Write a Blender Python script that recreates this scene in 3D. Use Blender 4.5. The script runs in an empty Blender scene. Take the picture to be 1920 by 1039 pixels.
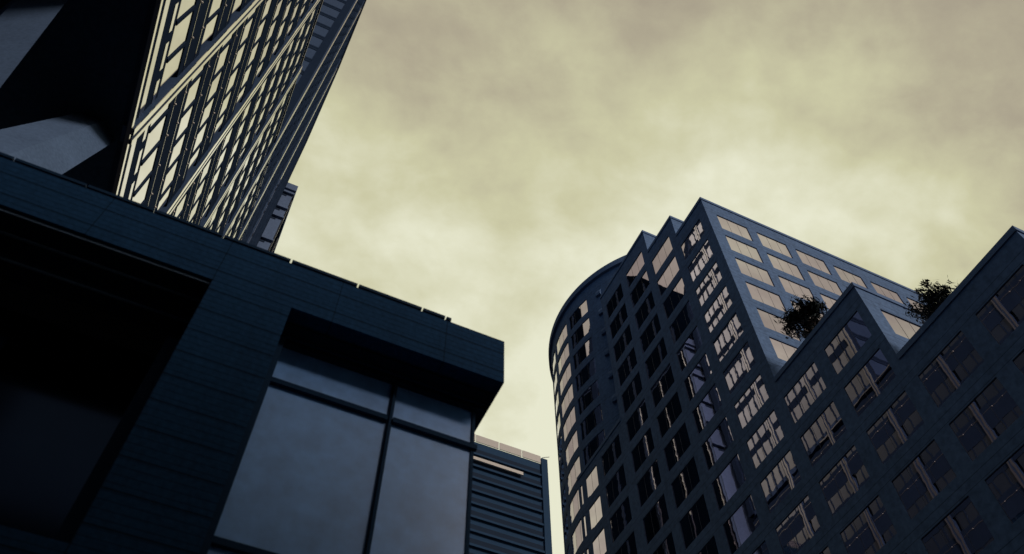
import bpy, bmesh, math, random
from mathutils import Vector, Matrix, Quaternion

random.seed(7)
scene = bpy.context.scene
COL = scene.collection
R = math.radians

# ---------------------------------------------------------------- camera
CAM = Vector((0.0, 0.0, 1.7))
cam_data = bpy.data.cameras.new("camera")
cam_data.sensor_width = 36.0
cam_data.lens = 1580.0 / 1920.0 * 36.0
cam_data.clip_start = 0.1
cam_data.clip_end = 5000.0
cam_data.dof.use_dof = True
cam_data.dof.focus_distance = 62.0
cam_data.dof.aperture_fstop = 0.75
cam = bpy.data.objects.new("camera", cam_data)
COL.objects.link(cam)


def camera_axes():
    pitch, roll, az = R(57.07), R(-0.402), R(64.75)
    cp, sp, cr, sr = math.cos(pitch), math.sin(pitch), math.cos(roll), math.sin(roll)
    right0, down0, fwd0 = Vector((1, 0, 0)), Vector((0, sp, -cp)), Vector((0, cp, sp))
    right = right0 * cr - down0 * sr
    down = right0 * sr + down0 * cr
    ax = Vector((math.sin(az), math.cos(az), 0))        # street grid X
    by = Vector((-math.cos(az), math.sin(az), 0))       # street grid Y
    def g(v): return Vector((v.dot(ax), v.dot(by), v.z))
    return g(right), g(down), g(fwd0)


RIGHT, DOWN, FWD = camera_axes()
m3 = Matrix((RIGHT, -DOWN, -FWD)).transposed()
cam.matrix_world = Matrix.Translation(CAM) @ m3.to_4x4()
scene.camera = cam

# ---------------------------------------------------------------- exposure
scene.view_settings.view_transform = 'Standard'
scene.view_settings.look = 'None'
scene.view_settings.exposure = 0.0
scene.view_settings.gamma = 1.0
scene.cycles.max_bounces = 8
scene.cycles.glossy_bounces = 5
scene.cycles.diffuse_bounces = 3

# ---------------------------------------------------------------- sky
SUN_DIR = Vector((0.40, -0.78, 0.48)).normalized()      # towards the sun, behind the overcast
SUN_EL = math.asin(SUN_DIR.z)
SUN_ROT = math.atan2(SUN_DIR.x, SUN_DIR.y)


def build_world():
    w = bpy.data.worlds.new("World")
    scene.world = w
    w.use_nodes = True
    nt = w.node_tree
    nt.nodes.clear()
    N, L = nt.nodes.new, nt.links.new

    def math_node(op, a, b=None, clamp=False):
        n = N('ShaderNodeMath'); n.operation = op; n.use_clamp = clamp
        for i, v in enumerate((a, b)):
            if v is None: continue
            if isinstance(v, (int, float)): n.inputs[i].default_value = v
            else: L(v, n.inputs[i])
        return n.outputs[0]

    def dot(vec, d):
        n = N('ShaderNodeVectorMath'); n.operation = 'DOT_PRODUCT'
        L(vec, n.inputs[0]); n.inputs[1].default_value = d
        return n.outputs['Value']

    def smooth(v, a, b, c=0.0, d=1.0):
        n = N('ShaderNodeMapRange'); n.interpolation_type = 'SMOOTHSTEP'
        L(v, n.inputs[0])
        for i, k in enumerate((a, b, c, d)): n.inputs[i + 1].default_value = k
        return n.outputs[0]

    tc = N('ShaderNodeTexCoord')
    nrm = N('ShaderNodeVectorMath'); nrm.operation = 'NORMALIZE'
    L(tc.outputs['Generated'], nrm.inputs[0])
    d = nrm.outputs[0]
    sep = N('ShaderNodeSeparateXYZ'); L(d, sep.inputs[0])
    # cloud deck: project the direction on a plane overhead
    zc = math_node('MAXIMUM', sep.outputs[2], 0.02)
    zz = math_node('ADD', zc, 0.25)
    cx = math_node('DIVIDE', sep.outputs[0], zz)
    cy = math_node('DIVIDE', sep.outputs[1], zz)
    comb = N('ShaderNodeCombineXYZ'); L(cx, comb.inputs[0]); L(cy, comb.inputs[1])

    def noise(scale, detail, rough, dist, off):
        mp = N('ShaderNodeMapping'); L(comb.outputs[0], mp.inputs[0])
        mp.inputs['Location'].default_value = off
        mp.inputs['Rotation'].default_value = (0, 0, R(25))
        mp.inputs['Scale'].default_value = (1.0, 1.2, 1.0)
        n = N('ShaderNodeTexNoise'); L(mp.outputs[0], n.inputs['Vector'])
        n.inputs['Scale'].default_value = scale; n.inputs['Detail'].default_value = detail
        n.inputs['Roughness'].default_value = rough; n.inputs['Distortion'].default_value = dist
        return n.outputs[0]
    n1 = noise(2.4, 4.0, 0.45, 0.2, (3.1, 1.7, 0))
    n2 = noise(7.0, 7.0, 0.55, 0.15, (0.3, 5.2, 0))
    # glow of the hidden sun low between the towers
    g = (FWD * 1.0 + RIGHT * 0.05 + DOWN * 0.16).normalized()
    glow = smooth(dot(d, g), 0.80, 0.998)
    lum = math_node('MULTIPLY', glow, 0.70)
    a = math_node('MULTIPLY', math_node('SUBTRACT', n1, 0.5), 1.35)
    b = math_node('MULTIPLY', math_node('SUBTRACT', n2, 0.5), 0.95)
    n3 = noise(17.0, 6.0, 0.6, 0.3, (2.2, 0.4, 0))
    a = math_node('ADD', a, math_node('MULTIPLY', math_node('SUBTRACT', n3, 0.5), 0.30))
    lum = math_node('ADD', math_node('ADD', lum, a), math_node('SUBTRACT', math_node('ADD', b, 0.30), math_node('MULTIPLY', smooth(sep.outputs[2], 0.82, 0.98), 0.20)), True)
    ramp = N('ShaderNodeValToRGB'); L(lum, ramp.inputs[0])
    cr = ramp.color_ramp
    cr.elements[0].position = 0.0; cr.elements[0].color = (0.320, 0.268, 0.215, 1)
    cr.elements[1].position = 1.0; cr.elements[1].color = (0.830, 0.830, 0.640, 1)
    e = cr.elements.new(0.33); e.color = (0.450, 0.405, 0.290, 1)
    e = cr.elements.new(0.66); e.color = (0.625, 0.610, 0.395, 1)
    # opposite the glow the overcast is thicker and bluer
    back = smooth(sep.outputs[1], -0.38, -0.80)
    mixb = N('ShaderNodeMixRGB'); L(back, mixb.inputs[0]); L(ramp.outputs[0], mixb.inputs[1])
    low = N('ShaderNodeMixRGB'); L(smooth(sep.outputs[2], 0.45, 0.80), low.inputs[0])
    low.inputs[1].default_value = (0.20, 0.205, 0.215, 1); low.inputs[2].default_value = (0.37, 0.345, 0.315, 1)
    tex = N('ShaderNodeMixRGB'); tex.blend_type = 'MULTIPLY'; tex.inputs[0].default_value = 1.0
    L(low.outputs[0], tex.inputs[1]); L(smooth(n1, 0.25, 0.75, 0.75, 1.2), tex.inputs[2])
    L(tex.outputs[0], mixb.inputs[2])
    # towards the west the cover is thin and blue
    west = smooth(sep.outputs[0], -0.50, -0.82)
    mixw = N('ShaderNodeMixRGB'); L(west, mixw.inputs[0]); L(mixb.outputs[0], mixw.inputs[1])
    mixw.inputs[2].default_value = (0.085, 0.17, 0.30, 1)
    mixb = mixw
    # clear sky behind the cloud deck
    sky = N('ShaderNodeTexSky'); sky.sky_type = 'NISHITA'; sky.sun_disc = False
    sky.sun_elevation = SUN_EL; sky.sun_rotation = SUN_ROT
    skm = N('ShaderNodeMixRGB'); skm.blend_type = 'MULTIPLY'; skm.inputs[0].default_value = 1.0
    L(sky.outputs[0], skm.inputs[1]); skm.inputs[2].default_value = (0.08, 0.08, 0.08, 1)
    mx = N('ShaderNodeMixRGB'); mx.inputs[0].default_value = 0.96
    L(skm.outputs[0], mx.inputs[1]); L(mixb.outputs[0], mx.inputs[2])
    bg = N('ShaderNodeBackground'); L(mx.outputs[0], bg.inputs[0]); bg.inputs[1].default_value = 1.0
    out = N('ShaderNodeOutputWorld'); L(bg.outputs[0], out.inputs[0])


build_world()
sun_d = bpy.data.lights.new("sun", 'SUN')
sun_d.energy = 2.0; sun_d.angle = R(14); sun_d.color = (1.0, 0.84, 0.72)
sun = bpy.data.objects.new("sun", sun_d); COL.objects.link(sun)
sun.rotation_mode = 'QUATERNION'
sun.rotation_quaternion = SUN_DIR.to_track_quat('Z', 'Y')
sun.location = (20, -20, 300)


# ---------------------------------------------------------------- materials
def new_mat(name):
    m = bpy.data.materials.new(name); m.use_nodes = True
    nt = m.node_tree
    return m, nt, nt.nodes['Principled BSDF']


def stone(name, col, var=0.18, scale=0.6, rough=0.85, spec=0.15, joints=None, bump=0.15, vjoint=None):
    """mottled masonry or metal panel; joints = (pitch, offset, width, darkness) along world Z"""
    m, nt, p = new_mat(name)
    N, L = nt.nodes.new, nt.links.new
    geo = N('ShaderNodeNewGeometry')
    n = N('ShaderNodeTexNoise'); n.inputs['Scale'].default_value = scale; n.inputs['Detail'].default_value = 8
    n.inputs['Roughness'].default_value = 0.65
    L(geo.outputs['Position'], n.inputs['Vector'])
    n2 = N('ShaderNodeTexNoise'); n2.inputs['Scale'].default_value = scale * 14; n2.inputs['Detail'].default_value = 4
    L(geo.outputs['Position'], n2.inputs['Vector'])
    mp = N('ShaderNodeMapping'); mp.inputs['Scale'].default_value = (1.6, 1.6, 0.09); L(geo.outputs['Position'], mp.inputs[0])
    n3 = N('ShaderNodeTexNoise'); n3.inputs['Scale'].default_value = 1.0; n3.inputs['Detail'].default_value = 6
    n3.inputs['Roughness'].default_value = 0.7
    L(mp.outputs[0], n3.inputs['Vector'])
    av = N('ShaderNodeMath'); av.operation = 'MULTIPLY_ADD'; L(n3.outputs[0], av.inputs[0]); av.inputs[1].default_value = 0.9; L(n.outputs[0], av.inputs[2])
    hf = N('ShaderNodeMath'); hf.operation = 'MULTIPLY'; L(av.outputs[0], hf.inputs[0]); hf.inputs[1].default_value = 0.527
    add = N('ShaderNodeMath'); add.operation = 'ADD'; L(hf.outputs[0], add.inputs[0]); L(n2.outputs[0], add.inputs[1])
    mr = N('ShaderNodeMapRange'); L(add.outputs[0], mr.inputs[0])
    mr.inputs[1].default_value = 0.7; mr.inputs[2].default_value = 1.3
    mr.inputs[3].default_value = 1 - var; mr.inputs[4].default_value = 1 + var
    fac = mr.outputs[0]

    def band(axis, pitch, off, width, dark, fac):
        s = N('ShaderNodeSeparateXYZ'); L(geo.outputs['Position'], s.inputs[0])
        a = N('ShaderNodeMath'); a.operation = 'SUBTRACT'; L(s.outputs[axis], a.inputs[0]); a.inputs[1].default_value = off
        f = N('ShaderNodeMath'); f.operation = 'FLOORED_MODULO'; L(a.outputs[0], f.inputs[0]); f.inputs[1].default_value = pitch
        lt = N('ShaderNodeMath'); lt.operation = 'LESS_THAN'; L(f.outputs[0], lt.inputs[0]); lt.inputs[1].default_value = width
        k = N('ShaderNodeMath'); k.operation = 'MULTIPLY'; L(lt.outputs[0], k.inputs[0]); k.inputs[1].default_value = dark
        o = N('ShaderNodeMath'); o.operation = 'SUBTRACT'; o.inputs[0].default_value = 1.0; L(k.outputs[0], o.inputs[1])
        q = N('ShaderNodeMath'); q.operation = 'MULTIPLY'; L(fac, q.inputs[0]); L(o.outputs[0], q.inputs[1])
        return q.outputs[0]
    for j in (joints or []): fac = band(2, *j, fac)
    for j in (vjoint or []): fac = band(j[0], *j[1:], fac)
    mx = N('ShaderNodeMixRGB'); mx.blend_type = 'MULTIPLY'; mx.inputs[0].default_value = 1
    mx.inputs[1].default_value = (*col, 1); L(fac, mx.inputs[2])
    L(mx.outputs[0], p.inputs['Base Color'])
    p.inputs['Roughness'].default_value = rough
    p.inputs['Specular IOR Level'].default_value = spec
    if bump:
        b = N('ShaderNodeBump'); b.inputs['Strength'].default_value = bump; b.inputs['Distance'].default_value = 0.03
        L(n2.outputs[0], b.inputs['Height']); L(b.outputs[0], p.inputs['Normal'])
    return m


def mirror_glass(name, tint, rough=0.03, wave=0.0, wscale=0.35, dirt=0.12, vary=0.0):
    """coated curtain wall glass: a tinted mirror, slightly wavy"""
    m, nt, p = new_mat(name)
    N, L = nt.nodes.new, nt.links.new
    geo = N('ShaderNodeNewGeometry')
    n = N('ShaderNodeTexNoise'); n.inputs['Scale'].default_value = 0.8; n.inputs['Detail'].default_value = 5
    L(geo.outputs['Position'], n.inputs['Vector'])
    mr = N('ShaderNodeMapRange'); L(n.outputs[0], mr.inputs[0])
    mr.inputs[1].default_value = 0.3; mr.inputs[2].default_value = 0.7
    mr.inputs[3].default_value = 1 - dirt; mr.inputs[4].default_value = 1
    mx = N('ShaderNodeMixRGB'); mx.blend_type = 'MULTIPLY'; mx.inputs[0].default_value = 1
    mx.inputs[1].default_value = (*tint, 1); L(mr.outputs[0], mx.inputs[2])
    if vary:
        oi = N('ShaderNodeObjectInfo'); rv = N('ShaderNodeMapRange'); L(oi.outputs['Random'], rv.inputs[0])
        rv.inputs[3].default_value = 1 - vary; rv.inputs[4].default_value = 1
        m2 = N('ShaderNodeMath'); m2.operation = 'MULTIPLY'; L(mr.outputs[0], m2.inputs[0]); L(rv.outputs[0], m2.inputs[1])
        L(m2.outputs[0], mx.inputs[2])
    L(mx.outputs[0], p.inputs['Base Color'])
    p.inputs['Metallic'].default_value = 1.0
    p.inputs['Roughness'].default_value = rough
    if wave:
        w = N('ShaderNodeTexNoise'); w.inputs['Scale'].default_value = wscale; w.inputs['Detail'].default_value = 1.5
        L(geo.outputs['Position'], w.inputs['Vector'])
        b = N('ShaderNodeBump'); b.inputs['Strength'].default_value = 1.0; b.inputs['Distance'].default_value = wave
        L(w.outputs[0], b.inputs['Height']); L(b.outputs[0], p.inputs['Normal'])
    return m


FP = 33 * 0.117                                           # floor pitch of the office block, 3.86 m
M = {}
M['stone'] = stone('blue_grey_granite', (0.087, 0.154, 0.292), 0.30, 0.25, 0.85, 0.1,
                   joints=[(FP, 1.7 + 33 * (4.077 - 1.7) + 0.62, 0.05, 0.45), (FP, 1.7 + 33 * (4.077 - 1.7) + 0.10, 0.04, 0.5)])
M['coping'] = stone('coping_stone', (0.090, 0.158, 0.300), 0.12, 0.5)
M['roof'] = stone('roof_gravel', (0.16, 0.17, 0.2), 0.2, 1.0)
M['glass'] = mirror_glass('bronze_mirror_glass', (0.80, 0.735, 0.90), 0.012, 0.0015, 0.8, 0.14, 0.22)
M['bar'] = stone('dark_window_bar', (0.05, 0.06, 0.09), 0.1, 2.0, 0.5, 0.3, bump=0)
M['lamp'], _nt, _p = new_mat('tube_lamp')
_p.inputs['Emission Color'].default_value = (1, 0.92, 0.8, 1); _p.inputs['Emission Strength'].default_value = 0.8

M['cladding'] = stone('dark_slatted_cladding', (0.009, 0.038, 0.098), 0.30, 0.8, 0.85, 0.05,
                      joints=[(0.60, 0.05, 0.028, 0.75), (0.15, 0.02, 0.016, 0.5)],
                      vjoint=[(0, 2.30, -1.40, 0.022, 0.5)], bump=0.2)
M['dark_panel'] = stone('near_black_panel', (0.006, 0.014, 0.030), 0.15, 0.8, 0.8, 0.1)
M['edge_metal'] = stone('dull_edge_metal', (0.10, 0.14, 0.22), 0.1, 1.0, 0.5, 0.3)
M['podium_frame'] = stone('dark_blue_frame', (0.006, 0.024, 0.060), 0.1, 1.0, 0.7, 0.05)
M['podium_glass'] = stone('frosted_blue_glazing', (0.105, 0.265, 0.60), 0.22, 0.22, 0.35, 0.5, bump=0.03)
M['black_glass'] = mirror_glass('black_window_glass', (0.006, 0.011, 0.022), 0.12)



def grazing_glass(name, tint, body):
    """dark glazing that turns into a mirror towards grazing angles (Fresnel)"""
    m = mirror_glass(name, tint, 0.02, 0.002, 0.5, 0.12, 0.16)
    nt = m.node_tree; N, L = nt.nodes.new, nt.links.new
    p = nt.nodes['Principled BSDF']; out = nt.nodes['Material Output']
    lw = N('ShaderNodeLayerWeight')
    mr = N('ShaderNodeMapRange'); mr.interpolation_type = 'SMOOTHSTEP'
    L(lw.outputs['Facing'], mr.inputs[0])
    for i, v in enumerate((0.33, 0.68, 0.02, 1.0)): mr.inputs[i + 1].default_value = v
    df = N('ShaderNodeBsdfDiffuse'); df.inputs[0].default_value = (*body, 1)
    mx = N('ShaderNodeMixShader'); L(mr.outputs[0], mx.inputs[0]); L(df.outputs[0], mx.inputs[1]); L(p.outputs[0], mx.inputs[2])
    L(mx.outputs[0], out.inputs[0])
    return m


M['tower_glass'] = grazing_glass('clear_mirror_glass', (0.95, 0.90, 0.93), (0.007, 0.018, 0.040))
M['tower_dark'] = stone('blue_black_spandrel', (0.016, 0.028, 0.055), 0.15, 0.6, 0.9, 0.0, bump=0)
M['fin'] = stone('blue_grey_fin', (0.025, 0.050, 0.105), 0.2, 1.2, 0.75, 0.1, bump=0.1)
M['trim'] = grazing_glass('pale_metal_trim', (0.97, 0.90, 0.85), (0.07, 0.075, 0.09))
M['soffit'] = stone('black_soffit', (0.020, 0.038, 0.070), 0.2, 0.4, 0.95, 0.0)
M['black_slab'] = stone('black_slab', (0.0015, 0.004, 0.009), 0.3, 0.4, 0.95, 0.0)
M['lintel_light'] = stone('painted_lintel_light', (0.12, 0.20, 0.32), 0.2, 1.0, 0.6, 0.3)  # paler colour paints in the light caught by the lintel edges
M['fixing'] = stone('white_fixing', (0.80, 0.76, 0.70), 0.05, 1.0, 0.5, 0.3, bump=0)
M['core_panel'] = stone('blue_grey_core_panel', (0.035, 0.065, 0.13), 0.15, 0.5, 0.8, 0.1)
M['concrete'] = stone('smooth_concrete', (0.070, 0.115, 0.205), 0.20, 0.7, 0.9, 0.05)
M['ground'] = stone('asphalt_ground', (0.045, 0.047, 0.052), 0.2, 0.3, 0.9, 0.1)
M['far'] = stone('far_tower_wall', (0.017, 0.048, 0.105), 0.1, 0.2, 0.8, 0.1)
M['far_band'] = stone('far_tower_recess', (0.010, 0.022, 0.048), 0.1, 0.2, 0.8, 0.1)
M['pale'] = stone('pale_glass_panel', (0.42, 0.40, 0.38), 0.06, 0.2, 0.4, 0.4, bump=0)
M['block'] = stone('grey_concrete_block', (0.10, 0.15, 0.26), 0.15, 0.25, 0.85, 0.1)
M['leaf'] = stone('dark_leaf', (0.030, 0.045, 0.050), 0.4, 2.0, 0.7, 0.2, bump=0)
M['bark'] = stone('bark', (0.07, 0.06, 0.055), 0.3, 4.0)


# ---------------------------------------------------------------- helpers
def link(name, bm, mats, parent=None, recalc=False):
    if recalc: bmesh.ops.recalc_face_normals(bm, faces=bm.faces)
    me = bpy.data.meshes.new(name); bm.to_mesh(me); bm.free()
    for m in (mats if isinstance(mats, (list, tuple)) else [mats]): me.materials.append(m)
    o = bpy.data.objects.new(name, me); COL.objects.link(o)
    if parent: attach(o, parent)
    return o


def attach(o, parent):
    o.parent = parent
    o.matrix_parent_inverse = world_of(parent).inverted()


def world_of(o):
    mw = Matrix.Translation(o.location)
    if o.parent: return world_of(o.parent) @ o.matrix_parent_inverse @ mw
    return mw


def thing(name, label, cat, loc, group=None):
    o = bpy.data.objects.new(name, None); COL.objects.link(o)
    o.location = loc; o.empty_display_size = 1.0
    o['label'] = label; o['category'] = cat
    if group: o['group'] = group
    return o


def quad(bm, pts, mi=0):
    f = bm.faces.new([bm.verts.new(p) for p in pts]); f.material_index = mi
    return f


def box(bm, a, b, mi=0):
    x0, y0, z0 = (min(a[i], b[i]) for i in range(3))
    x1, y1, z1 = (max(a[i], b[i]) for i in range(3))
    v = [bm.verts.new(p) for p in ((x0, y0, z0), (x1, y0, z0), (x1, y1, z0), (x0, y1, z0),
                                   (x0, y0, z1), (x1, y0, z1), (x1, y1, z1), (x0, y1, z1))]
    for f in ((0, 3, 2, 1), (4, 5, 6, 7), (0, 1, 5, 4), (1, 2, 6, 5), (2, 3, 7, 6), (3, 0, 4, 7)):
        bm.faces.new([v[i] for i in f]).material_index = mi


def obox(bm, o, u, n, w, d, h, mi=0):
    """box from corner o along u (w), outward n (d) and up (h)"""
    up = Vector((0, 0, 1))
    p = [o + u * (w * i) + n * (d * j) + up * (h * k) for k in (0, 1) for j in (0, 1) for i in (0, 1)]
    v = [bm.verts.new(q) for q in p]
    for f in ((0, 1, 3, 2), (4, 6, 7, 5), (0, 4, 5, 1), (1, 5, 7, 3), (3, 7, 6, 2), (2, 6, 4, 0)):
        bm.faces.new([v[i] for i in f]).material_index = mi


def project(p):
    q = Vector(p) - CAM
    z = q.dot(FWD)
    if z < 0.1: return None
    return 960 + 1580 * q.dot(RIGHT) / z, 519.5 + 1580 * q.dot(DOWN) / z


# ---------------------------------------------------------------- setting
bm = bmesh.new(); box(bm, (-1500, -1500, -1.0), (1500, 1500, 0.0))
g = link('ground', bm, M['ground']); g['kind'] = 'structure'


# ---------------------------------------------------------------- office block on the right
S = 33.0
def mz(z): return 1.7 + S * (z - 1.7)
HEAD0 = 4.077                                            # window heads: HEAD0 - 0.117 * floor
OPEN = 0.080
REC = 0.06
YW = [0.2895 + 0.1385 * k for k in range(8)]
XW = [1.038 + 0.1372 * k for k in range(6)]
WW = 0.105
windows = []                                             # (corner, u, n, width, height)


def facade(bm, o, u, n, spans, total, zlo, zhi, heads):
    """wall sheet with recessed window openings; spans = [(u0, u1)] metres, heads = head heights in metres"""
    up = Vector((0, 0, 1))
    us = [0.0]
    for a, b in spans: us += [a, b]
    us.append(total)
    zs = [zlo]
    for h in sorted(heads): zs += [h - OPEN * S, h]
    zs.append(zhi)
    for i in range(len(us) - 1):
        for j in range(len(zs) - 1):
            a, b, c, d = us[i], us[i + 1], zs[j], zs[j + 1]
            if b - a < 1e-4 or d - c < 1e-4: continue
            P = lambda x, z, r=0.0: o + u * x + up * z - n * r
            if i % 2 == 1 and j % 2 == 1:
                quad(bm, (P(a, c), P(b, c), P(b, c, REC), P(a, c, REC)))
                quad(bm, (P(a, d), P(a, d, REC), P(b, d, REC), P(b, d)))
                quad(bm, (P(a, c), P(a, c, REC), P(a, d, REC), P(a, d)))
                quad(bm, (P(b, c), P(b, d), P(b, d, REC), P(b, c, REC)))
                windows.append((P(a, c, REC), u, n, b - a, d - c))
            else:
                quad(bm, (P(a, c), P(b, c), P(b, d), P(a, d)))


def heads_between(zlo, zhi):
    return [mz(HEAD0 - 0.117 * m) for m in range(0, 20) if HEAD0 - 0.117 * m < zhi - 0.04 and HEAD0 - 0.117 * m - OPEN > zlo]


block = thing('office_block', 'blue grey stepped office block with mirrored windows and a rounded far corner', 'building', (S * 1.4, S * 1.0, 0))
UX, UY, UZ = Vector((1, 0, 0)), Vector((0, 1, 0)), Vector((0, 0, 1))
NX, NY = Vector((-1, 0, 0)), Vector((0, -1, 0))
XB = 1.86


def coping(bm, x0, y0, x1, y1, z, t=0.35, d=0.45):
    """a coping course round the roof edge of a rectangular volume (metres), 8 cm proud"""
    e = 0.08
    box(bm, (x0 - e, y0 - e, z - t), (x0 + d, y1, z + 0.06))
    box(bm, (x0 + d, y0 - e, z - t), (x1 + e, y0 + d, z + 0.06))


def volume(name, ys, ye, top, bays, right_lo=None, label=None, xs=1.0, xe=XB, cop=True):
    """one block of the stepped building: left face x=xs from ys to ye, front face y=ys"""
    bm = bmesh.new()
    spans = [((y - ys) * S, (y + WW - ys) * S) for y in bays]
    facade(bm, Vector((xs * S, ys * S, 0)), UY, NX, spans, (ye - ys) * S, 0.0, mz(top), heads_between(1.78, top))
    # front face
    if right_lo is None:
        quad(bm, ((xs * S, ys * S, 0), (xe * S, ys * S, 0), (xe * S, ys * S, mz(top)), (xs * S, ys * S, mz(top))))
    else:
        facade(bm, Vector((xs * S, ys * S, 0)), UX, NY, [((x - xs) * S, (x + WW - xs) * S) for x in XW],
               (xe - xs) * S, 0.0, mz(top), heads_between(right_lo, top))
    quad(bm, ((xe * S, ys * S, 0), (xe * S, ye * S, 0), (xe * S, ye * S, mz(top)), (xe * S, ys * S, mz(top))))
    quad(bm, ((xs * S, ye * S, 0), (xe * S, ye * S, 0), (xe * S, ye * S, mz(top)), (xs * S, ye * S, mz(top))))
    quad(bm, [(x * S, y * S, mz(top) - 0.35) for x, y in ((xs, ys), (xe, ys), (xe, ye), (xs, ye))], 1)
    o = link(name, bm, [M['stone'], M['roof']], block)
    if label: o['label'] = label
    if cop:
        bm = bmesh.new(); coping(bm, xs * S, ys * S, xe * S, ye * S, mz(top))
        link('coping', bm, M['coping'], o)
    return o


volume('terrace_wing', 0.262, 0.545, 2.858, YW[0:2], 1.8, 'lower roof terrace wing nearest the camera')
volume('terrace_wing', 0.545, 0.812, 3.087, YW[2:4], 1.8, 'upper roof terrace wing below the main corner')
volume('main_wall', 0.812, 0.950, 3.915, YW[4:5], 3.0)
volume('main_wall', 0.950, 1.09, 4.030, YW[5:6])
volume('main_wall', 1.09, 1.389, 4.160, YW[6:8])
volume('lower_wall', 1.389, 1.66, 3.535, [1.40 + 0.008, 1.545], cop=True, xe=1.5)


# the rotunda: a drum with window bays
def rotunda():
    cx, cy, r = 1.5 * S, 1.64 * S, 0.5 * S
    top, head0 = mz(4.418), 4.317
    def P(phi, rr, z):
        a = R(phi)
        return Vector((cx - math.cos(a) * rr, cy - math.sin(a) * rr, z))
    PITCH, W0, WID = 15.2, 3.0, 12.6
    wins = []
    for k in range(-7, 2):
        wins.append((W0 + PITCH * k, W0 + PITCH * k + WID))
    edges = [-106.0]
    for a, b in wins: edges += [a, b]
    edges.append(75.0)
    heads = sorted(mz(head0 - 0.117 * m) for m in range(19) if head0 - 0.117 * m - OPEN > 1.78)
    zs = [0.0]
    for h in heads: zs += [h - OPEN * S, h]
    zs.append(top)
    bm = bmesh.new()
    for i in range(len(edges) - 1):
        a, b = edges[i], edges[i + 1]
        k = max(1, int((b - a) / 3))
        solid = i % 2 == 0 or (b > 18.5)
        for j in range(len(zs) - 1):
            c, d = zs[j], zs[j + 1]
            if not solid and j % 2 == 1:
                for s in range(4):
                    t0, t1 = a + (b - a) * s / 4, a + (b - a) * (s + 1) / 4
                    quad(bm, (P(t0, r, c), P(t0, r - REC, c), P(t1, r - REC, c), P(t1, r, c)))
                    quad(bm, (P(t0, r, d), P(t1, r, d), P(t1, r - REC, d), P(t0, r - REC, d)))
                for t in (a, b):
                    quad(bm, (P(t, r, c), P(t, r - REC, c), P(t, r - REC, d), P(t, r, d)))
                drum_windows.append((a, b, c, d, P, r))
            else:
                for s in range(k):
                    t0, t1 = a + (b - a) * s / k, a + (b - a) * (s + 1) / k
                    quad(bm, (P(t0, r, c), P(t1, r, c), P(t1, r, d), P(t0, r, d)))
    # roof disc
    n = 60
    quad(bm, [P(-106 + 181 * i / n, r - 0.05, top - 0.5) for i in range(n + 1)], 1)
    o = link('rotunda', bm, [M['stone'], M['roof']], block)
    o['label'] = 'rounded corner drum of the office block'
    # parapet ring
    bm = bmesh.new()
    for i in range(90):
        t0, t1 = -106 + 181 * i / 90, -106 + 181 * (i + 1) / 90
        zl, zh = top - 1.0, top + 0.05
        quad(bm, (P(t0, r + 0.35, zl), P(t1, r + 0.35, zl), P(t1, r + 0.35, zh), P(t0, r + 0.35, zh)))
        quad(bm, (P(t0, r - 0.2, zh), P(t1, r - 0.2, zh), P(t1, r + 0.35, zh), P(t0, r + 0.35, zh)))
        quad(bm, (P(t0, r - 0.2, zl), P(t1, r - 0.2, zl), P(t1, r + 0.35, zl), P(t0, r + 0.35, zl)))
    link('parapet', bm, M['coping'], o)
    # small hooded vents on the solid pier, one per storey
    for m in range(9):
        bm = bmesh.new()
        h = mz(head0 - 0.117 * m)
        t0 = 21.4
        a0, a1, b0, b1 = P(t0, r, h - 1.5), P(t0 + 2.4, r, h - 1.5), P(t0, r + 0.30, h - 1.5), P(t0 + 2.4, r + 0.30, h - 1.5)
        up = Vector((0, 0, 1.3))
        vs = [bm.verts.new(q) for q in (a0, a1, b1, b0, a0 + up, a1 + up, b1 + up * 0.4, b0 + up * 0.4)]
        for f in ((0, 1, 2, 3), (4, 7, 6, 5), (0, 3, 7, 4), (1, 5, 6, 2), (3, 2, 6, 7)):
            bm.faces.new([vs[q] for q in f])
        link('vent', bm, M['stone'], o)
    return o


drum_windows = []
rotunda()


def window_bm(bm, o, u, n, w, h):
    quad(bm, (o, o + u * w, o + u * w + UZ * h, o + UZ * h), 0)
    f = 0.02
    for k in (1, 2):
        obox(bm, o + u * (w * k / 3 - 0.008) + n * 0.002, u, n, 0.016, 0.008, h, 1)
    obox(bm, o + n * 0.003, u, n, f, 0.02, h, 1); obox(bm, o + u * (w - f) + n * 0.003, u, n, f, 0.02, h, 1)
    obox(bm, o + u * f + n * 0.003 + UZ * (h - f), u, n, w - 2 * f, 0.02, f, 1)
    obox(bm, o + u * f + n * 0.003, u, n, w - 2 * f, 0.02, f, 1)


def drum_window_bm(bm, a, b, c, d, P, r):
    rr = r - REC
    for s in range(3):
        t0, t1 = a + (b - a) * s / 3, a + (b - a) * (s + 1) / 3
        quad(bm, (P(t0, rr, c), P(t1, rr, c), P(t1, rr, d), P(t0, rr, d)), 0)
    for s in (1, 2):
        t = a + (b - a) * s / 3
        quad(bm, (P(t - 0.05, rr + 0.02, c), P(t + 0.05, rr + 0.02, c), P(t + 0.05, rr + 0.02, d), P(t - 0.05, rr + 0.02, d)), 1)
    quad(bm, (P(a, rr + 0.03, d - 0.06), P(b, rr + 0.03, d - 0.06), P(b, rr + 0.03, d), P(a, rr + 0.03, d)), 1)


def shown_area(pts):
    q = [project(p) for p in pts]
    if any(v is None for v in q): return 0
    cx, cy = sum(v[0] for v in q) / 4, sum(v[1] for v in q) / 4
    if not (-20 < cx < 1940 and -20 < cy < 1060): return 0
    a = 0
    for i in range(4):
        x0, y0 = q[i]; x1, y1 = q[(i + 1) % 4]
        a += x0 * y1 - x1 * y0
    return abs(a) / 2


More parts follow.
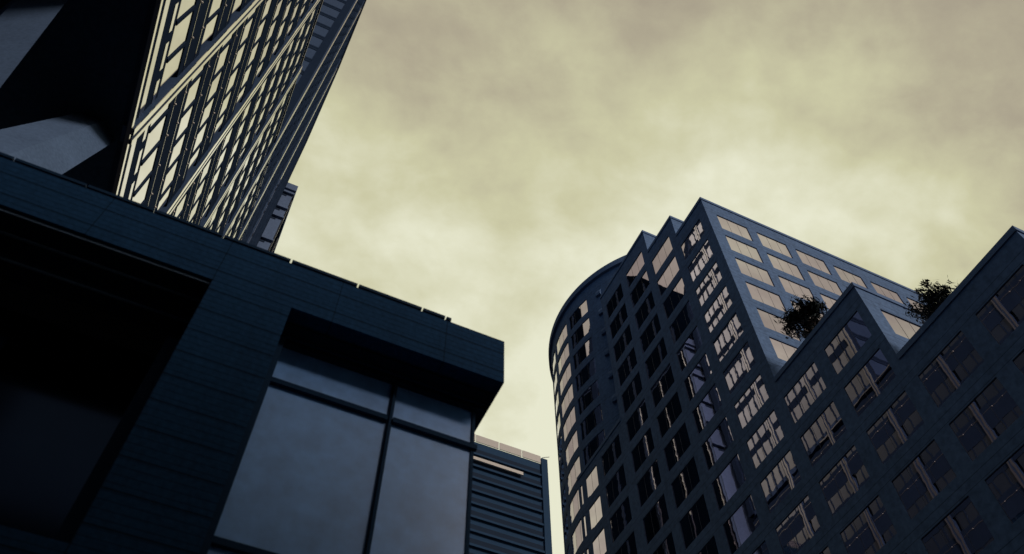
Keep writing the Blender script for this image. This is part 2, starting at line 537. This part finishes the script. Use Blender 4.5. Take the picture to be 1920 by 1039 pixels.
# hidden from the photograph by a nearer wing: front windows of upper volumes below the terrace roofs
cand = []
for w in windows:
    o, u, n, ww, h = w
    pts = [o, o + u * ww, o + u * ww + UZ * h, o + UZ * h]
    view = (CAM - o).normalized().dot(n)
    hidden = n.y < -0.5 and ((abs(o.y - REC - 0.812 * S) < 0.1 and (o.z < mz(3.09))) or (abs(o.y - REC - 0.545 * S) < 0.1 and o.z < mz(2.86)))
    a = 0 if (view < 0.02 or hidden) else shown_area(pts)
    cand.append((a, 'flat', w))
for w in drum_windows:
    a, b, c, d, P, r = w
    pts = [P(a, r, c), P(b, r, c), P(b, r, d), P(a, r, d)]
    nn = P(0.5 * (a + b), 1, 0) - P(0.5 * (a + b), 0, 0)
    view = (CAM - pts[0]).normalized().dot(nn.normalized())
    cand.append((0 if view < 0.02 else shown_area(pts), 'drum', w))
cand.sort(key=lambda t: -t[0])
rest = bmesh.new()
for i, (a, kind, w) in enumerate(cand):
    b_ = bmesh.new() if (i < 100 and a > 0) else rest
    if kind == 'flat': window_bm(b_, *w)
    else: drum_window_bm(b_, *w)
    if b_ is not rest: link('window', b_, [M['glass'], M['bar']], block)
o = link('window_rows', rest, [M['glass'], M['bar']], block); o['kind'] = 'stuff'

# ceiling tubes that show at three dark windows
for y, z, l in ((0.612, 2.715, 0.9), (0.768, 2.672, 0.7), (0.905, 2.70, 0.6)):
    bm = bmesh.new()
    box(bm, (S + 0.16, y * S, mz(z)), (S + 0.24, y * S + 0.14, mz(z) + 0.5 * l))
    link('tube_light', bm, M['lamp'], block)

# ---------------------------------------------------------------- trees on the terraces
def leafy_tree(name, label, base, h, rad, nclump, leaf, squash, loose):
    t = thing(name, label, 'tree', base, 'small trees on the roof terraces')
    bx = Vector(base)
    tips = []
    bm = bmesh.new()
    def limb(a, b, r0, r1, seg=6):
        d = (b - a).normalized()
        s = d.orthogonal().normalized(); q = d.cross(s)
        ra = [bm.verts.new(a + (s * math.cos(2 * math.pi * i / seg) + q * math.sin(2 * math.pi * i / seg)) * r0) for i in range(seg)]
        rb = [bm.verts.new(b + (s * math.cos(2 * math.pi * i / seg) + q * math.sin(2 * math.pi * i / seg)) * r1) for i in range(seg)]
        for i in range(seg): bm.faces.new((ra[i], ra[(i + 1) % seg], rb[(i + 1) % seg], rb[i]))
    fork = bx + Vector((0.05, 0.03, h * 0.35))
    limb(bx, fork, 0.11, 0.08)
    c = bx + Vector((0, 0, h - rad * squash))
    for i in range(nclump):
        v = Vector((random.gauss(0, 1), random.gauss(0, 1), random.gauss(0, 1))).normalized()
        rr = rad * (random.uniform(0.45, 1.0) if not loose else random.uniform(0.3, 1.12))
        p = c + Vector((v.x * rr, v.y * rr, v.z * rr * squash))
        if p.z < bx.z + h * 0.25: p.z = bx.z + h * 0.25 + random.random() * 0.3
        tips.append(p)
        mid = fork.lerp(p, 0.5) + Vector((random.uniform(-.15, .15), random.uniform(-.15, .15), 0.15))
        limb(fork, mid, 0.05, 0.028, 4); limb(mid, p, 0.028, 0.008, 4)
    link('trunk', bm, M['bark'], t)
    bm = bmesh.new()
    for p in tips:
        cr = rad * random.uniform(0.16, 0.32)
        for j in range(60 if not loose else 44):
            v = Vector((random.gauss(0, 1), random.gauss(0, 1), random.gauss(0, 0.8))) * cr * 0.62
            q = p + v
            a = Vector((random.gauss(0, 1), random.gauss(0, 1), random.gauss(0, 1))).normalized()
            b = a.orthogonal().normalized()
            l, w = leaf * random.uniform(0.6, 1.25), leaf * random.uniform(0.3, 0.55)
            vs = [bm.verts.new(s) for s in (q - a * l, q + b * w - a * l * 0.2, q + a * l, q - b * w - a * l * 0.2)]
            bm.faces.new(vs)
    link('crown', bm, M['leaf'], t)
    return t


leafy_tree('terrace_tree', 'round leafy dark tree on the upper roof terrace beside the lit front windows',
           (S * 1.032, S * 0.697, mz(3.087) - 0.34), 4.6, 1.68, 44, 0.25, 0.92, False)
leafy_tree('terrace_tree', 'loose spiky dark tree on the lower roof terrace against the sky',
           (S * 1.03, S * 0.446, mz(2.858) - 0.34), 3.1, 1.3, 60, 0.17, 0.95, True)


# ---------------------------------------------------------------- grid tower on the left
T = 7.3
def tz(z): return 1.7 + T * (z - 1.7)
tower = thing('grid_tower', 'dark overhanging tower with a bright glass grid above the slatted building', 'building', (-20, 35, 0))
Y0, Y1 = 0.62 * T, 10.05 * T
XT = -T
ZB, ZR = tz(5.61), tz(13.32)
XBK = -48.0
BASE_Y, PY = 2.253, 1.286
fins_y = [BASE_Y + PY * k for k in range(-1, 6)]
band_edges = []                                           # dark spandrels (z0, z1)
k = 0
while 6.265 + 0.656 * k < 13.1:
    band_edges.append((6.265 + 0.656 * k, 6.655 + 0.656 * k)); k += 1

bm = bmesh.new()
box(bm, (XBK, Y0, ZB - 0.02), (XT - 0.35, Y1, ZB + 0.6))
link('soffit', bm, M['soffit'], tower)
bm = bmesh.new()
box(bm, (XBK, Y0 + 0.2, ZB + 0.6), (XT - 0.5, Y1 - 0.1, ZR - 0.3), 0)
link('body', bm, M['tower_dark'], tower)
bm = bmesh.new(); box(bm, (XBK, Y0, ZR - 0.3), (XT + 0.04, 6.12 * T, ZR))
rs = link('roof_slab', bm, M['tower_dark'], tower)
bm = bmesh.new(); box(bm, (XT + 0.041, Y0, ZR - 0.12), (XT + 0.10, 7.75 * T, ZR + 0.02))
link('edge_trim', bm, M['trim'], rs)

# bottom edge: pale strip, dark gap, pale strip, dark rail
bm = bmesh.new()
box(bm, (XT - 0.35, Y0, ZB - 0.02), (XT, Y1, tz(5.955)))
box(bm, (XT - 0.03, Y0 + 0.01, tz(5.53)), (XT + 0.0008, Y1 - 0.01, ZB - 0.021))
lo = link('base_band', bm, M['tower_dark'], tower)
for a, b, pr in ((5.605, 5.640, 0.035), (5.675, 5.745, 0.02), (5.862, 5.906, 0.02)):
    bm = bmesh.new()
    if b < 5.65: box(bm, (XT + 0.001, Y0, tz(5.53)), (XT + 0.15, Y1, tz(5.558)))
    else:
        y = Y0
        while y < Y1:                                      # broken by dark brackets
            box(bm, (XT + 0.001, y, tz(a)), (XT + pr, min(y + T * 0.2143 - (0.0 if b < 5.8 else 0.45), Y1), tz(b)))
            y += T * 0.2143
    link('edge_trim', bm, M['trim'] if b < 5.65 else M['tower_glass'], lo)

# windows: one per storey and fin bay, six panes each
rows = [(5.97, 6.265)] + [(a1, b0) for (a0, a1), (b0, b1) in zip(band_edges, band_edges[1:])]
if band_edges[-1][1] < 13.2: rows.append((band_edges[-1][1], min(band_edges[-1][1] + 0.266, 13.27)))
ys_bay = fins_y + [10.05]
for z0, z1 in rows:
    for k in range(len(ys_bay) - 1):
        ya, yb = ys_bay[k] + 0.05, ys_bay[k + 1] - 0.05
        if k == len(ys_bay) - 2: yb = 10.04
        bm = bmesh.new()
        quad(bm, ((XT - 0.012, ya * T, tz(z0)), (XT - 0.012, yb * T, tz(z0)), (XT - 0.012, yb * T, tz(z1)), (XT - 0.012, ya * T, tz(z1))), 0)
        for j in range(1, 6):
            y = ys_bay[k] + 0.2143 * j
            if y > yb: break
            box(bm, (XT - 0.011, y * T - 0.06, tz(z0)), (XT + 0.03, y * T + 0.12, tz(z1)), 1)
        link('window', bm, [M['tower_glass'], M['tower_dark']], tower)

fixings = []
for i, (z0, z1) in enumerate(band_edges):
    bm = bmesh.new()
    box(bm, (XT - 0.5, Y0, tz(z0)), (XT + 0.02, Y1, tz(z1)))
    sp = link('spandrel', bm, M['tower_dark'], tower)
    # thin pale maintenance rails
    for dz, hh in ((0.290, 0.05), (0.085, 0.03)):
        if dz < 0.1 and i > 3: continue
        bm = bmesh.new()
        box(bm, (XT + 0.021, Y0, tz(z0 + dz)), (XT + 0.04, Y1, tz(z0 + dz) + hh))
        link('rail', bm, M['trim'], sp)
    for k in range(len(fins_y) - 1):
        for j in range(1, 6):
            for zz in ((z0 + 0.288, z0 + 0.10) if i < 3 else (z0 + 0.288,)):
                fixings.append(((fins_y[k] + 0.2143 * j) * T, tz(zz), sp))


fixings.sort(key=lambda f: -shown_area([Vector((XT, f[0] + a, f[1] + b)) for a, b in ((-1, -1), (1, -1), (1, 1), (-1, 1))]))
rest = bmesh.new()
for i, (y, z, sp) in enumerate(fixings):
    bm = bmesh.new() if i < 100 else rest
    bmesh.ops.create_icosphere(bm, subdivisions=1, radius=0.055, matrix=Matrix.Translation((XT + 0.06, y, z)))
    if bm is not rest: link('fixing', bm, M['fixing'], sp)
o = link('fixings', rest, M['fixing'], tower); o['kind'] = 'stuff'


def make_fin(y, zlo, zhi, proj, wid, trims=True, mat='fin'):
    bm = bmesh.new()
    box(bm, (XT - 0.2, y * T, zlo), (XT + proj, y * T + wid, zhi))
    f = link('fin', bm, M[mat], tower)
    if trims:
        bm = bmesh.new()
        a, b = XT + proj + 0.002, XT + proj + 0.03
        box(bm, (a, y * T - 0.002, zlo), (b, y * T + wid * 0.40, zhi))
        link('trim', bm, M['trim'], f)
        bm = bmesh.new(); box(bm, (a, y * T + wid * 0.70, zlo), (b, y * T + wid, zhi))
        link('trim', bm, M['trim'], f)
    return f


# taller tower set back over the far half of the grid
prof = [(6.12, 13.32), (10.05, 13.32), (10.10, 19.1), (9.95, 21.2), (8.97, 24.05), (7.44, 25.8), (6.7, 26.5), (6.12, 26.8)]
def top_at(y):
    up = prof[1:]
    for (ya, za), (yb, zb) in zip(up, up[1:]):
        if min(ya, yb) <= y <= max(ya, yb) and abs(ya - yb) > 0.2:
            return za + (zb - za) * (y - ya) / (yb - ya)
    return 13.4
for i, y in enumerate(fins_y):
    if y < 6.0: make_fin(y, tz(5.56), ZR + 0.05, 0.18, 0.68)
    else: make_fin(y, tz(5.56), tz(top_at(y + 0.1)) if y < 9.5 else ZR, 0.18 if y > 6.2 else 0.20, 0.68)

bm = bmesh.new()
fr = [bm.verts.new((XT - 0.02, y * T, tz(z))) for y, z in prof]
bk = [bm.verts.new((XT - 26, y * T, tz(z))) for y, z in prof]
bm.faces.new(fr); bm.faces.new(bk[::-1])
for i in range(len(prof)):
    j = (i + 1) % len(prof)
    bm.faces.new((fr[i], bk[i], bk[j], fr[j]))
for f in bm.faces: f.normal_update()
up_wall = link('upper_wall', bm, M['core_panel'], tower, True)
# storeys of the upper tower: side glazing strips, dark floor bands on the front
side = bmesh.new(); sideg = bmesh.new(); front = bmesh.new()
z = 13.32
n = 0
while z < 26.5:
    ytop = 10.03
    if z + 0.66 > 19: 
        ytop = 9.98
        for q in range(0, 60):
            yy = 10.03 - q * 0.065
            if top_at(yy) > z + 0.9: ytop = yy - 0.06; break
        else: ytop = 6.2
    if ytop > 6.4:
        box(sideg, (XT - 0.019, 6.16 * T, tz(z + 0.1)), (XT - 0.015, ytop * T, tz(z + 0.56)))
        box(side, (XT - 0.019, 6.14 * T, tz(z + 0.56)), (XT + 0.02, ytop * T, tz(z + 0.756)))
    for a, b in ((0.12, 0.19), (0.235, 0.30)):
        box(front, (XT - 25.5, 6.12 * T - 0.06, tz(z + a)), (XT - 0.6, 6.12 * T - 0.002, tz(z + b)))
    box(front, (XT - 25.5, 6.12 * T - 0.03, tz(z + 0.19)), (XT - 0.6, 6.12 * T - 0.001, tz(z + 0.235)))
    z += 0.656; n += 1
box(front, (XT - 1.1, 6.12 * T - 0.08, tz(13.32)), (XT - 0.02, 6.12 * T - 0.065, tz(26.7)))
link('glazing', sideg, M['tower_glass'], up_wall)
link('floor_band', side, M['tower_dark'], up_wall)
link('rib', front, M['tower_dark'], up_wall)
louv = bmesh.new()
y = 6.12 + 0.2143
while y < 9.95:
    if min(abs(y - f) for f in fins_y) > 0.12:
        zt_ = min(top_at(y), top_at(y + 0.15)) - 0.12
        box(louv, (XT - 0.015, y * T - 0.03, tz(13.34)), (XT + 0.16, y * T + 0.06, tz(max(zt_, 13.5))))
    y += 0.2143
link('louvre', louv, M['tower_dark'], up_wall)
bm = bmesh.new()                                          # verge that closes the raking end of the upper tower
inner = [(9.93, 13.34), (9.96, 19.0), (9.89, 21.1), (8.90, 23.85), (7.40, 25.6), (6.70, 26.3), (6.12, 26.6)]
for (p0, q0), (p1, q1) in zip(zip(prof[1:], inner), zip(prof[2:], inner[1:])):
    a = [bm.verts.new((x, y * T, tz(z))) for x in (XT - 0.01, XT + 0.36) for y, z in (p0, p1, q1, q0)]
    for f in ((4, 5, 6, 7), (0, 1, 5, 4), (2, 3, 7, 6), (3, 2, 1, 0)): bm.faces.new([a[i] for i in f])
link('verge', bm, M['tower_dark'], up_wall, True)


# raking struts that carry the overhang
def pix_at(px, py, z):
    d = RIGHT * ((px - 960) / 1580) + DOWN * ((py - 519.5) / 1580) + FWD
    return CAM + d * ((z - CAM.z) / d.z)


def prism(name, top, bot):
    bm = bmesh.new()
    a = [bm.verts.new(p) for p in top]; b = [bm.verts.new(p) for p in bot]
    k = len(a)
    bm.faces.new(a); bm.faces.new(b[::-1])
    for i in range(k):
        j = (i + 1) % k
        bm.faces.new((a[i], b[i], b[j], a[j]))
    return link(name, bm, M['concrete'], tower, True)


def strut(section, axis, length, back):
    tp = [Vector(p) for p in section]
    tp.append(sum(tp, Vector()) / len(tp) + back)
    return prism('strut', tp, [p - axis * length for p in tp])


def ray_dir(px, py): return (RIGHT * ((px - 960) / 1580) + DOWN * ((py - 519.5) / 1580) + FWD).normalized()


def raking_strut():
    """one tapering strut: flat faces through the soffit end (T0, R0, B0) and a lower section towards the left"""
    T0, R0, B0 = pix_at(150, 211, ZB), pix_at(192, 227, ZB), pix_at(215, 265, ZB)
    R1 = pix_at(15, 290, 21.3)
    def hit(px, py, a, b, c):
        n = (b - a).cross(c - a); d = ray_dir(px, py)
        return CAM + d * ((a - CAM).dot(n) / d.dot(n))
    B1, T1 = hit(15, 391, R0, B0, R1), hit(0, 243, T0, R0, R1)
    lo = [p0 + (p1 - p0) * 1.3 for p0, p1 in ((T0, T1), (R0, R1), (B0, B1))]
    bk = Vector((-1.6, 1.6, 0.3))
    c0, c1 = (T0 + B0) / 2 + bk, (lo[0] + lo[2]) / 2 + bk
    return prism('strut', [T0, R0, B0, c0], lo + [c1])


raking_strut()
strut([pix_at(60, -30, ZB), pix_at(150, -30, ZB + 0.5)], ray_dir(450, -420), 13.0, Vector((-2.2, 2.5, 0.4)))

# ---------------------------------------------------------------- slatted podium building
Q = 10.0
def pz(z): return 1.7 + Q * (z - 1.7)
pod = thing('slatted_building', 'dark slatted building with an overhanging cornice and a large blue grey window', 'building', (-8, 24, 0))
YP = Q
ZT, ZC = pz(3.14), pz(3.004)
XL, XR = -19.0, 4.525
PX0, PX1 = -1.39, 0.115
YG = 10.85                                                 # glass plane
bm = bmesh.new()
box(bm, (XL, YP, ZC), (XR, YP + 1.6, ZT))
co = link('cornice', bm, M['cladding'], pod)
bm = bmesh.new(); box(bm, (XL, YP + 1.6, ZT - 1.0), (XR - 0.3, 42, ZT - 0.25))
link('roof', bm, M['roof'], pod)
bm = bmesh.new(); box(bm, (PX0, YP + 0.003, 0), (PX1, YP + 1.5, ZC - 0.002))
link('pier', bm, M['cladding'], pod)
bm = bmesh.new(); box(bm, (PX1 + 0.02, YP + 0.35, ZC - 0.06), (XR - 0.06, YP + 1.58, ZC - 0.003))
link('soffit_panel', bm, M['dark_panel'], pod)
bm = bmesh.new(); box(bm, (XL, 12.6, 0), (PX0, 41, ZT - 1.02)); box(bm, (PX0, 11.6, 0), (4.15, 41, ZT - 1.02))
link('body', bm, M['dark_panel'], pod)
# coping rails along the roof edge, with gaps between the lengths
gaps = [-1.9, -0.97, -0.83, -0.69, -0.556, -0.423, -0.295, -0.16, -0.021, 0.121, 0.263, 0.316, 0.330]
for i, (a, b) in enumerate(zip(gaps, gaps[1:])):
    bm = bmesh.new()
    box(bm, (a * Q + 0.018, YP - 0.03, ZT + 0.02), (b * Q - 0.018, YP + 0.12, ZT + 0.10))
    box(bm, (a * Q + 0.3 * (b - a) * Q, YP + 0.02, ZT), (a * Q + 0.3 * (b - a) * Q + 0.06, YP + 0.08, ZT + 0.035))
    link('coping_rail', bm, M['podium_frame'], pod)
# large window right of the pier
GX0, GX1 = 0.20, 4.23
def gp(v): return 1.7 + (v - 1.7) * YG                     # heights measured on the y=1 plane
ztop, ztr, zbt = gp(2.893), gp(2.792), gp(2.459)
wn = bmesh.new()
xm = 0.2335 * YG
lvls = [0.6, gp(2.10), zbt, ztr, ztop]
for a, b in zip(lvls, lvls[1:]):
    quad(wn, ((GX0, YG, a), (xm, YG, a), (xm, YG, b), (GX0, YG, b)))
    quad(wn, ((xm, YG, a), (GX1, YG, a), (GX1, YG, b), (xm, YG, b)))
quad(wn, ((GX1, YG, 0.6), (GX1, 11.62, 0.6), (GX1, 11.62, ztop), (GX1, YG, ztop)))
win = link('window', wn, M['podium_glass'], pod)
bm = bmesh.new()
box(bm, (PX1 + 0.001, YG - 0.10, ZC - 0.16), (XR - 0.12, YG + 0.05, ZC - 0.061))
box(bm, (PX1 + 0.05, YG - 0.24, ZC - 0.11), (XR - 0.16, YG - 0.19, ZC - 0.061))
link('head_panel', bm, M['podium_frame'], pod)
bm = bmesh.new()
box(bm, (PX1 + 0.003, YG - 0.25, 0.3), (GX0 + 0.03, YG + 0.02, ZC - 0.162))
box(bm, (xm - 0.022, YG - 0.08, 0.3), (xm + 0.022, YG - 0.003, ZC - 0.164))
box(bm, (xm - 0.050, YG - 0.04, 0.3), (xm - 0.025, YG - 0.004, ZC - 0.165)); box(bm, (xm + 0.025, YG - 0.04, 0.3), (xm + 0.050, YG - 0.004, ZC - 0.165))
for zc_ in (ztr, zbt, gp(2.10)):
    box(bm, (GX0 + 0.03, YG - 0.09, zc_ - 0.06), (xm - 0.052, YG - 0.002, zc_ + 0.06))
    box(bm, (xm + 0.052, YG - 0.09, zc_ - 0.06), (GX1 + 0.08, YG - 0.002, zc_ + 0.06))
box(bm, (GX1 - 0.03, YG - 0.03, 0.3), (GX1 + 0.035, YG + 0.05, ZC - 0.166))
link('frame', bm, M['podium_frame'], win)
# stepped lintels over the dark bay left of the pier
for y, zp in ((10.10, 2.986), (10.50, 2.929), (10.90, 2.866)):
    zi = 1.7 + (zp - 1.7) * y
    bm = bmesh.new()
    box(bm, (XL, y, zi), (PX0 - 0.002, y + 0.397, ZC - 0.004))
    ln = link('stepped_lintel', bm, M['soffit'], pod)
    bm = bmesh.new()
    box(bm, (XL, y - 0.03, zi - 0.01), (PX0 - 0.003, y - 0.001, zi + 0.045))
    link('lintel_edge', bm, M['lintel_light'], ln)  # pale lip drawn as the lit line along each step
bm = bmesh.new()
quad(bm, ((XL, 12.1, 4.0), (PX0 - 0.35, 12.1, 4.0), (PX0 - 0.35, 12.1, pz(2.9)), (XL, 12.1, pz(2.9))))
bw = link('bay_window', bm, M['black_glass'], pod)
bm = bmesh.new()
box(bm, (PX0 - 0.34, YP + 0.9, 4.0), (PX0 - 0.003, 12.3, pz(2.92)))
for x in (-4.4, -7.4, -10.4): box(bm, (x, 11.95, 4.0), (x + 0.12, 12.098, pz(2.9)))
link('frame', bm, M['podium_frame'], bw)
bm = bmesh.new(); box(bm, (XL, YP + 0.004, 0.0), (PX0 - 0.004, YP + 1.2, pz(2.402)))
link('parapet_wall', bm, M['cladding'], pod)

# ---------------------------------------------------------------- banded tower far down the street
D = 133.0
def dz_(z): return 1.7 + D * (z - 1.7)
far = thing('banded_tower', 'distant dark banded high rise between the slatted building and the rounded block', 'building', (60, 150, 0))
bm = bmesh.new(); box(bm, (20, D, 0), (0.5365 * D, D + 40, dz_(2.812)))
box(bm, (0.527 * D, D - 0.5, 0), (0.5365 * D + 0.4, D - 0.002, dz_(2.824)))
link('wall', bm, M['far'], far)
k = 0
while 2.795 - 0.0283 * k > 1.75:
    z0 = 2.795 - 0.0283 * k
    bm = bmesh.new()
    box(bm, (20.2, D - 0.05, dz_(z0 - 0.013)), (0.526 * D, D - 0.002, dz_(z0)))
    link('window_band', bm, M['far_band'], far)
    bm = bmesh.new(); box(bm, (20.2, D - 0.6, dz_(z0 - 0.0175)), (0.5255 * D, D - 0.003, dz_(z0 - 0.0131)))
    link('ledge', bm, M['far'], far)
    k += 1
for a, b in ((0.30, 0.348), (0.349, 0.3955), (0.397, 0.4415), (0.4435, 0.4875), (0.4895, 0.5265)):
    bm = bmesh.new(); box(bm, (a * D, D - 0.3, dz_(2.8122)), (b * D, D - 0.1, dz_(2.829)))
    link('parapet_panel', bm, M['pale'], far)
bm = bmesh.new(); box(bm, (0.30 * D, D - 0.9, dz_(2.7625)), (0.488 * D, D - 0.601, dz_(2.7695)))
link('pale_strip', bm, M['pale'], far)
bm = bmesh.new()
p0, p1 = Vector((0.530 * D, D - 0.3, dz_(2.826))), Vector((0.5445 * D, D - 0.3, dz_(2.8335)))
obox(bm, p0, (p1 - p0).normalized(), NY, (p1 - p0).length, 0.12, 0.12)
link('mast', bm, M['bar'], far)

# ---------------------------------------------------------------- dark high rise that shows only as a reflection
dk = thing('dark_high_rise', 'black curved top high rise mirrored in the windows of the stepped block', 'building', (-30, 100, 0))
prof2 = [(78, 0), (78, 138), (82, 143), (86, 152), (89, 168), (92, 181), (96, 190), (101, 197), (108, 202), (124, 203), (124, 0)]
bm = bmesh.new()
fr = [bm.verts.new((-16, y, z)) for y, z in prof2]; bk = [bm.verts.new((-48, y, z)) for y, z in prof2]
bm.faces.new(fr); bm.faces.new(bk[::-1])
for i in range(len(prof2)):
    j = (i + 1) % len(prof2); bm.faces.new((fr[i], bk[i], bk[j], fr[j]))
dw = link('wall', bm, M['black_slab'], dk, True)
for y in range(82, 124, 6):
    zt_ = [a[1] + (b[1] - a[1]) * (y - a[0]) / (b[0] - a[0]) for a, b in zip(prof2[1:], prof2[2:-1]) if a[0] <= y <= b[0]][0]
    bm = bmesh.new(); box(bm, (-15.99, y, 4), (-15.7, y + 0.5, zt_ - 2)); link('fin', bm, M['far_band'], dk)

# ---------------------------------------------------------------- grey block behind the grid tower
K = 75.0
def kz(z): return 1.7 + K * (z - 1.7)
gb = thing('grey_high_rise', 'grey concrete high rise with thin pale side fins rising behind the grid tower', 'building', (-15, 83, 0))
XK = -0.0722 * K
bm = bmesh.new(); box(bm, (-30, K, 0), (XK, K + 17.5, kz(3.40)))
box(bm, (-30, K - 0.7, kz(3.40)), (XK + 0.25, K + 17.8, kz(3.424)))
wl = link('wall', bm, M['block'], gb)
bm = bmesh.new(); box(bm, (XK, K + 0.6, 0), (XK + 0.03, K + 17.3, kz(3.395)))
link('side_glazing', bm, M['black_slab'], gb)
for z0 in (3.395, 3.328, 3.288, 3.192, 3.12, 3.05):
    bm = bmesh.new(); box(bm, (-30, K - 0.45, kz(z0) - 0.5), (XK + 0.2, K - 0.002, kz(z0)))
    link('ledge', bm, M['block'], gb)
    bm = bmesh.new(); box(bm, (-30, K - 0.06, kz(z0) - 1.2), (XK - 0.9, K - 0.003, kz(z0) - 0.52))
    link('window_band', bm, M['far_band'], gb)
for yy in (0.9, 9.0, 16.8):
    bm = bmesh.new(); box(bm, (XK + 0.031, K + yy, 0), (XK + 0.24, K + yy + 0.12, kz(3.39)))
    link('side_fin', bm, M['trim'], gb)
bm = bmesh.new(); box(bm, (XK + 0.1, K + 14, kz(3.38) - 16.2), (XK + 0.75, K + 14.3, kz(3.38) - 15.8)); box(bm, (XK + 0.55, K + 13.8, kz(3.38) - 16.5), (XK + 0.95, K + 14.5, kz(3.38) - 15.6))
link('camera_fixture', bm, M['bar'], gb)  # wall-mounted camera fixture, gives no light

# ---------------------------------------------------------------- unseen buildings added behind the camera to shade and darken the canyon
def shade_building(label, x0, y0, x1, y1, h, face):
    t = thing('shade_building', label, 'building', ((x0 + x1) / 2, (y0 + y1) / 2, 0))
    bm = bmesh.new(); box(bm, (x0, y0, 0), (x1, y1, h)); w = link('wall', bm, M['cladding'], t)
    bm = bmesh.new(); box(bm, (x0 - 0.2, y0 - 0.2, h), (x1 + 0.2, y1 + 0.2, h + 0.6)); link('coping', bm, M['edge_metal'], t)
    z = 3.0
    while z < h - 2:
        bm = bmesh.new()
        if face == 'y': box(bm, (x0 + 1, y1 + 0.003, z), (x1 - 1, y1 + 0.05, z + 1.7))
        else: box(bm, (x1 + 0.003, y0 + 1, z), (x1 + 0.05, y1 - 1, z + 1.7))
        link('window_band', bm, M['black_glass'], t); z += 3.6


shade_building('unseen dark office building added behind the viewpoint to shade the street', -46, -60, 26, -24, 36, 'y')
shade_building('unseen dark slab building added on the left behind the viewpoint to darken the street', -52, -20, -13, 1.5, 62, 'x')
